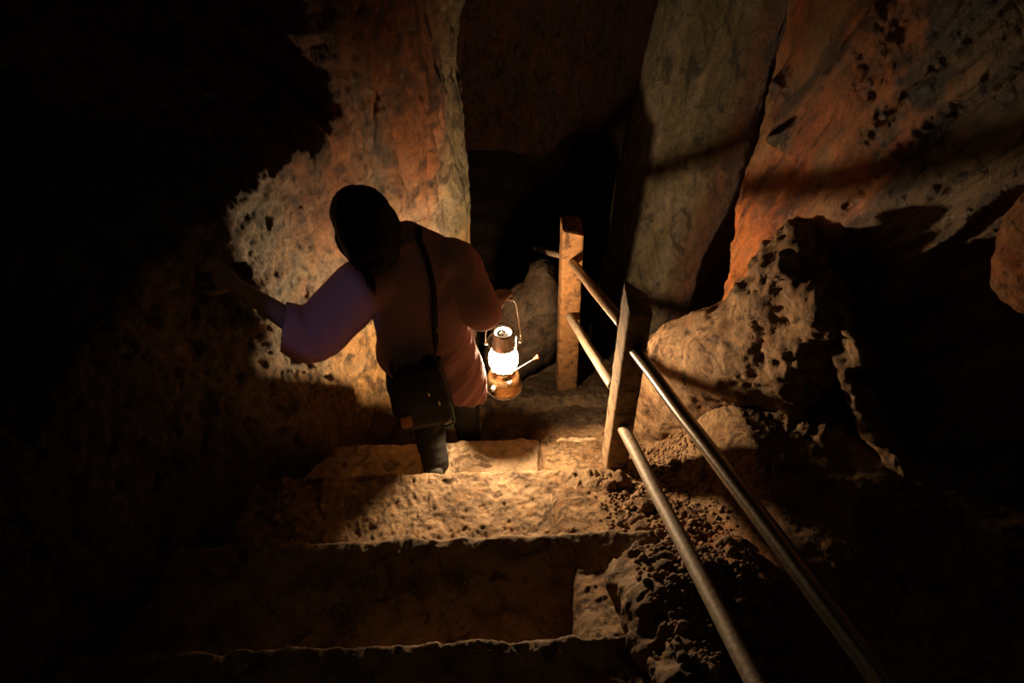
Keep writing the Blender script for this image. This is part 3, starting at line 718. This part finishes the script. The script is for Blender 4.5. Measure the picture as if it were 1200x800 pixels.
# right hand : fist round the bail
kn = [BAR + V3(-.030 + .0195 * i, .006, .026 - .0015 * (i - 1.4) ** 2) for i in range(4)]
for i in range(4):
    parts += limb([Rwr + V3(-.012 + .008 * i, .008, 0), (Rwr + kn[i]) / 2 + V3(0, 0, .004), kn[i]], [.015, .014, .0115], 12, 3)
    l = [.9, 1.0, .97, .8][i]
    parts += limb([kn[i], kn[i] + V3(0, .026 * l, -.010), kn[i] + V3(0, .022 * l, -.036 * l), kn[i] + V3(0, .002, -.041 * l)], [.0105, .0095, .0088, .0078], 12, 3)
parts += limb([Rwr + V3(-.015, .01, -.004), BAR + V3(-.046, -.022, .008), BAR + V3(-.036, -.008, -.014), BAR + V3(-.014, -.006, -.017)], [.014, .0115, .010, .0085], 12, 3)
# left hand : open on the rock
parts += [ellipsoid(hp + dirh * .012, (.040, .046, .016), np.array([side, dirh, hn]), 20, 14)]
for i, (o_, l) in enumerate(((-.031, .058), (-.011, .070), (.010, .066), (.030, .052))):
    b = hp + dirh * .045 + side * o_; dr = dirh + side * o_ * 5.5; dr /= np.linalg.norm(dr)
    parts += limb([b, b + dr * l * .45 + hn * .008, b + dr * l * .8 + hn * .001, b + dr * l - hn * .008], [.0100, .0092, .0085, .0075], 12, 3)
b = hp + side * .030 - dirh * .015
parts += limb([b, b + side * .028 + dirh * .022 + hn * .006, b + side * .040 + dirh * .050 - hn * .004], [.0125, .0105, .0085], 12, 3)
# legs
Lhp, Lkn, Lan = V3(-.225, 1.80, -.60), V3(-.205, 2.0, -.87), V3(-.178, 1.79, -1.13)
Rhp, Rkn, Ran = V3(-.085, 1.82, -.60), V3(-.045, 2.03, -.96), V3(-.030, 2.08, -1.36)
for a_, b_, c_ in ((Lhp, Lkn, Lan), (Rhp, Rkn, Ran)):
    parts += limb([a_, (a_ + b_) / 2, b_], [.080, .070, .050], 16) + limb([b_, b_ * .65 + c_ * .35 + V3(0, -.012, 0), c_], [.050, .048, .032], 16)
feet = ((Lan, V3(-.175, 1.86, -1.188)), (Ran, V3(-.015, 2.19, -1.425)))
for an, to in feet:
    parts += limb([an, an * .4 + to * .6, to], [.032, .028, .020], 14)
body = remesh(parts, .0042, 'person', 3, .5)
person = link('person', body, M_skin)
tag(person, 'person in mauve shirt stepping down, left hand on rock, holding a lantern', 'person')

ash = Rsh - Lsh; ash /= np.linalg.norm(ash); bsh = np.cross(V3(.05, .05, 1), ash); bsh /= np.linalg.norm(bsh)
ahp = V3(1, .02, 0); bhp = V3(-.02, 1, 0)
lerpv = lambda t: ((ash * (1 - t) + ahp * t), (bsh * (1 - t) + bhp * t))
R_ = []
for c_, w, d, t in (((-.212, 1.935, .012), .070, .066, 0), ((-.200, 1.930, -.022), .098, .074, 0), ((-.188, 1.918, -.062), .142, .088, 0), ((-.178, 1.902, -.115), .163, .104, .05),
                    ((-.168, 1.878, -.20), .168, .118, .25), ((-.162, 1.850, -.30), .166, .122, .5), ((-.157, 1.822, -.42), .172, .132, .8),
                    ((-.148, 1.80, -.54), .190, .150, 1), ((-.140, 1.79, -.64), .192, .158, 1), ((-.138, 1.785, -.76), .19, .16, 1)):
    a_, b_ = lerpv(t); R_.append((c_, a_, b_, w, d))
sp = [loft(dense_rings(R_, 6))]
# sleeves : wide, ending past the elbow
def sleeve(pts, rads):
    return [tube(pts, rads, 24, True, 6)] + [ellipsoid(pts[0], (rads[0],) * 3, nu=20, nv=14)]
Lcuff0 = Lel + (Lwr - Lel) * .10 + V3(-.0, 0, -.012)
LS = [Lsh + V3(.05, .01, -.03), Lsh + V3(-.03, -.012, -.035), (Lsh + Lel) / 2 + V3(0, 0, -.038), Lel + V3(.03, .0, -.03), Lel + V3(-.035, -.004, .012), Lel + V3(-.075, -.006, .045)]
sp += sleeve(LS, [.092, .098, .098, .094, .084, .078])
RS = [Rsh + V3(-.05, -.01, -.03), Rsh + V3(.01, -.012, -.035), (Rsh + Rel) / 2 + V3(.006, .0, -.006), Rel + V3(.004, 0, .0), Rel * .6 + Rwr * .4, Rel * .15 + Rwr * .85]
sp += sleeve(RS, [.085, .084, .074, .069, .060, .052])
shirt_me = remesh(sp, .0062, 'shirt', 7, .6)
bm = bmesh.new(); bm.from_mesh(shirt_me)
def cut(p, nrm, c_=None, rad=None, xmin=-9):
    """open the cloth: remove what lies beyond a plane (within a radius of c_)."""
    p, nrm = Vector(p), Vector(nrm).normalized()
    fs = [f for f in bm.faces if c_ is None or ((f.calc_center_median() - Vector(c_)).length < rad and f.calc_center_median().x > xmin)]
    geom = set(fs)
    for f in fs: geom.update(f.edges); geom.update(f.verts)
    r = bmesh.ops.bisect_plane(bm, geom=list(geom), plane_co=p, plane_no=nrm, clear_outer=True, dist=1e-5)
cutL = LS[-2] * .45 + LS[-1] * .55; cut(cutL, LS[-1] - LS[-2] + V3(-.03, 0, -.012), cutL, .14)
cutR = Rel + (Rwr - Rel) * .34; cut(cutR, (Rwr - Rel) + V3(.045, 0, .01), cutR + (Rwr - Rel) * .35, .16, .047)
hA, hB, hC = WY(446, 420, 1.80), WY(534, 471, 1.67), WY(556, 454, 1.80)
hn_ = np.cross(hB - hA, hC - hA); hn_ = -hn_ if hn_[2] > 0 else hn_
cut(hA, hn_, V3(-.14, 1.8, -.62), .34)
cut(R_[0][0], V3(-.25, .05, 1) , R_[0][0], .12)
bv = [v for v in bm.verts if v.is_boundary]
for _ in range(14):      # even out the cut edges into clean hems
    nw = {}
    for v in bv:
        nb_ = [e.other_vert(v).co for e in v.link_edges if e.is_boundary]
        if len(nb_) == 2: nw[v] = v.co * .4 + (nb_[0] + nb_[1]) * .3
    for v, c_ in nw.items(): v.co = c_
bm.to_mesh(shirt_me); bm.free()
co = get_co(shirt_me); no = get_no(shirt_me)
s_ = co[:, 0] * .9 + co[:, 2] * .25
tz = sstep(co[:, 2], -.30, -.42)
fold = .0055 * fbm(np.stack([co[:, 0] * 7, co[:, 1] * 7, co[:, 2] * 11], 1), 3)
fold += tz * .009 * ridged(np.stack([co[:, 0] * 3, co[:, 1] * 3, (co[:, 2] - .45 * co[:, 0]) * 15], 1), 2)
el = np.exp(-(np.linalg.norm(co - (Lel + V3(.02, 0, 0)), axis=1) / .11) ** 2)
fold += el * .008 * ridged(np.stack([co[:, 0] * 24, co[:, 1] * 8, co[:, 2] * 6], 1), 2)
er = np.exp(-(np.linalg.norm(co - (Rsh + V3(.0, -.06, -.10)), axis=1) / .12) ** 2)
fold += er * .012 * ridged(np.stack([(co[:, 0] - co[:, 2]) * 11, co[:, 1] * 4, co[:, 2] * 2], 1), 2)
set_co(shirt_me, co + no * fold[:, None])
bm = bmesh.new(); bm.from_mesh(shirt_me); bmesh.ops.recalc_face_normals(bm, faces=bm.faces); bm.to_mesh(shirt_me); bm.free()
for p in shirt_me.polygons: p.use_smooth = True
bvh_shirt = BVHTree.FromPolygons(get_co(shirt_me).tolist(), [tuple(p.vertices) for p in shirt_me.polygons])
shirt = link('shirt', shirt_me, M_shirt, person)
sol = shirt.modifiers.new('thickness', 'SOLIDIFY'); sol.thickness = .0028; sol.offset = -1
# trousers
tp = [ellipsoid(pel + V3(.005, 0, -.02), (.168, .132, .125), nu=28, nv=18)] + limb([pel + V3(0, .0, .0), pel + V3(0, .01, .14)], [.125, .118], 20)
for a_, b_, c_ in ((Lhp, Lkn, Lan), (Rhp, Rkn, Ran)):
    tp += limb([a_, (a_ + b_) / 2, b_], [.096, .086, .070], 18)
    tp += [tube([b_, b_ * .6 + c_ * .4 + V3(0, -.012, 0), c_ + V3(0, 0, .0), c_ + V3(0, .006, -.02)], [.069, .064, .056, .056], 20, True, 4)]
tme = remesh(tp, .007, 'trousers', 5, .5)
co = get_co(tme); no = get_no(tme)
kz = np.exp(-((co[:, 2] + .98) / .2) ** 2)
set_co(tme, co + no * (.006 * fbm(co * (9, 9, 14), 3) + kz * .008 * ridged(co * (6, 6, 16), 2))[:, None])
for p in tme.polygons: p.use_smooth = True
link('trousers', tme, M_trs, person)
for an, to in feet:
    d_ = to - an; d_[2] = 0; d_ /= np.linalg.norm(d_); sd = np.cross(d_, V3(0, 0, 1)); zb = to[2] - .012 if False else None
    fl = -1.2 if an[2] > -1.25 else -1.44
    q = []
    for t, w, h0, h1 in ((-.075, .022, .012, .05), (-.06, .034, .012, .075), (-.02, .037, .012, .085), (.03, .040, .012, .072), (.08, .046, .012, .055), (.12, .044, .012, .045), (.148, .030, .012, .034), (.158, .014, .014, .026)):
        c_ = np.array([an[0], an[1], 0]) + d_ * t; q.append((c_ + V3(0, 0, fl + .012 + (h0 + h1) / 2), sd, V3(0, 0, 1), w, (h1 - h0) / 2 + .006))
    sm = remesh([loft(dense_rings(q, 4), 24, 2.4)], .005, 'shoe', 2)
    sh = link('shoe', sm, M_shoe, person)
    q2 = [(np.array([c_[0], c_[1], fl + .012]), sd, V3(0, 0, 1), w + .004, .011) for (c_, _, _, w, _) in q]
    link('shoe_sole', pieces_mesh('shoe_sole', [loft(dense_rings(q2, 4), 24, 5)]), M_sole, sh)
# hair : cap plus a long fall over neck and back
hpz = [ellipsoid(H(0, -.020, .022), (.088, .096, .094), AX, 28, 20), ellipsoid(H(0, -.04, -.03), (.088, .075, .09), AX, 24, 16)]
fall = [WY(424, 252, 1.87), WY(432, 278, 1.845), WY(440, 294, 1.835), WY(436, 303, 1.815)]
hpz += limb(fall, [.090, .088, .078, .055], 20)
hpz += limb([H(-.07, .0, .0), WY(406, 285, 1.87), WY(418, 308, 1.84)], [.035, .030, .014], 14)
hpz += limb([WY(450, 262, 1.86), WY(458, 282, 1.845), WY(452, 298, 1.83)], [.035, .032, .02], 14)
hme = remesh(hpz, .006, 'hair', 6)
co = get_co(hme); no = get_no(hme)
set_co(hme, co + no * (.004 * ridged(np.stack([co[:, 0] * 55, co[:, 1] * 25, co[:, 2] * 5], 1), 3))[:, None])
for p in hme.polygons: p.use_smooth = True
hair = link('hair', hme, M_hair, person)
def on_shirt(px, py, off=.004):
    r = Vector(ray(px, py)).normalized(); h = bvh_shirt.ray_cast(Vector(CAM), r)
    return None if h[0] is None else np.array(h[0] + h[1] * (off if h[1].dot(r) < 0 else -off))
locks = []
for j, pth in enumerate((((418, 290), (424, 308), (432, 326), (436, 342)), ((414, 285), (420, 305), (428, 322), (431, 336)), ((424, 295), (430, 312), (437, 330), (439, 345)),
            ((410, 288), (414, 304), (419, 314), (418, 322)), ((393, 255), (396, 272), (404, 290), (410, 300)))):
    pts = []
    for k, (px, py) in enumerate(pth):
        p = on_shirt(px, py, .006) if k >= 2 and j < 3 else None
        if p is None: p = WY(px, py, 1.86 - .012 * k)
        pts.append(p)
    locks += limb(pts, [.010, .009, .007, .0015], 8, 4)
link('hair_lock', pieces_mesh('hair_lock', locks), M_hair, hair)

# =================================================================== SHOULDER BAG
bag = empty('shoulder_bag', WY(495, 500, 1.66), 'black cloth shoulder bag with a teal-glinting edge hanging at the back of the person', 'bag')
cTL, cTR, cBR, cBL = WY(457, 437, 1.665), WY(515, 420, 1.645), WY(535, 489, 1.62), WY(470, 503, 1.63)
nb = np.cross(cTR - cTL, cBL - cTL); nb /= np.linalg.norm(nb); nb = nb if nb[1] < 0 else -nb      # towards the camera
def bag_pt(u, v, w):  # u right, v down in 0..1
    return (cTL * (1 - u) + cTR * u) * (1 - v) + (cBL * (1 - u) + cBR * u) * v + nb * w
def bag_shell(u0, u1, v0, v1, wf, wb, bulge, name, n=34, rc=.16):
    """cushion-like rounded panel between back depth wb and front depth wf."""
    v = []; f = []
    layers = [(wb, .90), (wb * .75 + wf * .25, .99), (wb * .5 + wf * .5, 1.0), (wb * .2 + wf * .8, .985), (wf, .92), (wf + bulge * .55, .7), (wf + bulge * .9, .4), (wf + bulge, .06)]
    layers = [(wb - bulge * .2, .06), (wb - bulge * .1, .6)] + layers
    m = 4 * n
    for w, s in layers:
        for i in range(m):
            ph = 2 * math.pi * (i + .5) / m; cs, sn = math.cos(ph), math.sin(ph); e = 2 / 7.
            uu = .5 + .5 * s * math.copysign(abs(cs) ** e, cs); vv = .5 + .5 * s * math.copysign(abs(sn) ** e, sn)
            v.append(bag_pt(u0 + (u1 - u0) * uu, v0 + (v1 - v0) * vv, w))
    L = len(layers)
    for k in range(L - 1):
        for i in range(m): f.append((k * m + i, k * m + (i + 1) % m, (k + 1) * m + (i + 1) % m, (k + 1) * m + i))
    f.append(tuple(range(m - 1, -1, -1))); f.append(tuple((L - 1) * m + i for i in range(m)))
    return pieces_mesh(name, [(np.array(v), f)])
link('bag_body', bag_shell(0, 1, .02, 1, .028, -.035, .014, 'bag_body'), M_bag, bag)
link('flap', bag_shell(-.03, 1.02, -.02, .70, .040, .032, .010, 'flap'), M_bag, bag)
pp = bag_shell(.09, .30, .62, .83, .0505, .036, .001, 'leather_patch'); link('leather_patch', pp, M_leather, bag)
pts = [bag_pt(1.0, .62, .03), bag_pt(1.015, .8, .03), bag_pt(1.0, .93, .032), bag_pt(.93, .99, .033), bag_pt(.8, 1.005, .033)]  # cool light glinting on the lower right bag edge, modelled as a teal cord
link('edge_glint', pieces_mesh('edge_glint', [tube(pts, np.full(5, .004), 10, True, 6)]), M_teal, bag)['label'] = 'cool light glint modelled along the bag edge'
M_zip = plain('zip_brass', (.6, .5, .35), rough=.3, metal=.9)
for (u, v) in ((.72, .30), (.86, .48)):
    link('zip_pull', pieces_mesh('zip_pull', limb([bag_pt(u, v, .052), bag_pt(u + .01, v + .06, .053)], [.003, .004], 8, 2)), M_zip, bag)
# strap : up the back, over the right shoulder, down the front to the bag
back = [(510, 398), (509, 370), (508, 345), (504, 320), (497, 296), (490, 280)]
sp_ = []
for i, (px, py) in enumerate(back):
    p = on_shirt(px, py, .005); sp_.append(p)
sp_ = [p for p in sp_ if p is not None]
top = sp_[-1]
ctr = V3(-.165, 1.86, -.2)
front = [top + V3(0, .03, .012), top + V3(-.005, .075, -.01)]
for t in np.linspace(.12, 1, 9):
    tgt = (top * (1 - t) + V3(-.31, 1.80, -.44) * t); o_ = tgt + V3(-.25 * t * .8, .5, 0)
    h = bvh_shirt.ray_cast(Vector(o_), Vector(V3(tgt[0] * .4 + ctr[0] * .6, 1.84, tgt[2]) - o_).normalized())
    if h[0] is not None:
        n_ = h[1] if h[1].dot(Vector(o_) - h[0]) > 0 else -h[1]; front.append(np.array(h[0] + n_ * .006))
path = [bag_pt(.9, .02, .004)] + sp_ + front + [bag_pt(.03, .02, -.004)]
path = np.array(path); t = np.linspace(0, len(path) - 1, 120); pc = cr(path, t); tg = np.gradient(pc, axis=0)
vs = []
for p, d in zip(pc, tg):
    d = d / np.linalg.norm(d); o_ = p - V3(-.16, 1.85, min(p[2], -.12)); o_ -= d * (o_ @ d); o_ /= np.linalg.norm(o_); w = np.cross(d, o_)
    vs += [p + w * .0125 + o_ * .0005, p + w * .0105 + o_ * .003, p - w * .0105 + o_ * .003, p - w * .0125 + o_ * .0005, p - w * .0105 - o_ * .001, p + w * .0105 - o_ * .001]
f = [(k * 6 + i, k * 6 + (i + 1) % 6, (k + 1) * 6 + (i + 1) % 6, (k + 1) * 6 + i) for k in range(119) for i in range(6)] + [(5, 4, 3, 2, 1, 0), tuple(119 * 6 + i for i in range(6))]
link('strap', pieces_mesh('strap', [(np.array(vs), f)]), M_bag, bag)

# =================================================================== LIGHT, WORLD, CAMERA
w = bpy.data.worlds.new('cave_dark'); bpy.context.scene.world = w; w.use_nodes = True
bg = w.node_tree.nodes['Background']; bg.inputs['Color'].default_value = (1, .95, .5, 1); bg.inputs['Strength'].default_value = .015
sd = bpy.data.lights.new('cool_sleeve_fill', 'SPOT'); sd.energy = 17.0; sd.color = (.42, .38, 1); sd.shadow_soft_size = .02; sd.spot_blend = .25  # added cool spot with no visible source, tints the left sleeve violet
so = bpy.data.objects.new('cool_sleeve_fill', sd); COL.objects.link(so)
src = V3(-.75, -.35, 1.75); tgt = WY(384, 362, 1.80); so.location = src
so.rotation_euler = Vector(tgt - src).to_track_quat('-Z', 'Y').to_euler(); sd.spot_size = 2 * math.atan(.178 / np.linalg.norm(tgt - src))

cam = bpy.data.cameras.new('camera'); cam.sensor_width = 36; cam.lens = F_PX / 1200 * 36; cam.clip_start = .02
co_ = bpy.data.objects.new('camera', cam); COL.objects.link(co_)
Mx = Matrix(((RT[0], UP[0], -FW[0], CAM[0]), (RT[1], UP[1], -FW[1], CAM[1]), (RT[2], UP[2], -FW[2], CAM[2]), (0, 0, 0, 1)))
co_.matrix_world = Mx
sc = bpy.context.scene; sc.camera = co_
sc.view_settings.view_transform = 'Standard'; sc.view_settings.look = 'None'; sc.view_settings.gamma = 1; sc.view_settings.exposure = 0
sc.view_settings.use_curve_mapping = False
cy = sc.cycles
cy.max_bounces = 6; cy.diffuse_bounces = 1; cy.glossy_bounces = 3; cy.transparent_max_bounces = 8; cy.transmission_bounces = 4
cy.sample_clamp_indirect = 2.0; cy.caustics_reflective = False; cy.caustics_refractive = False; cy.use_denoising = True
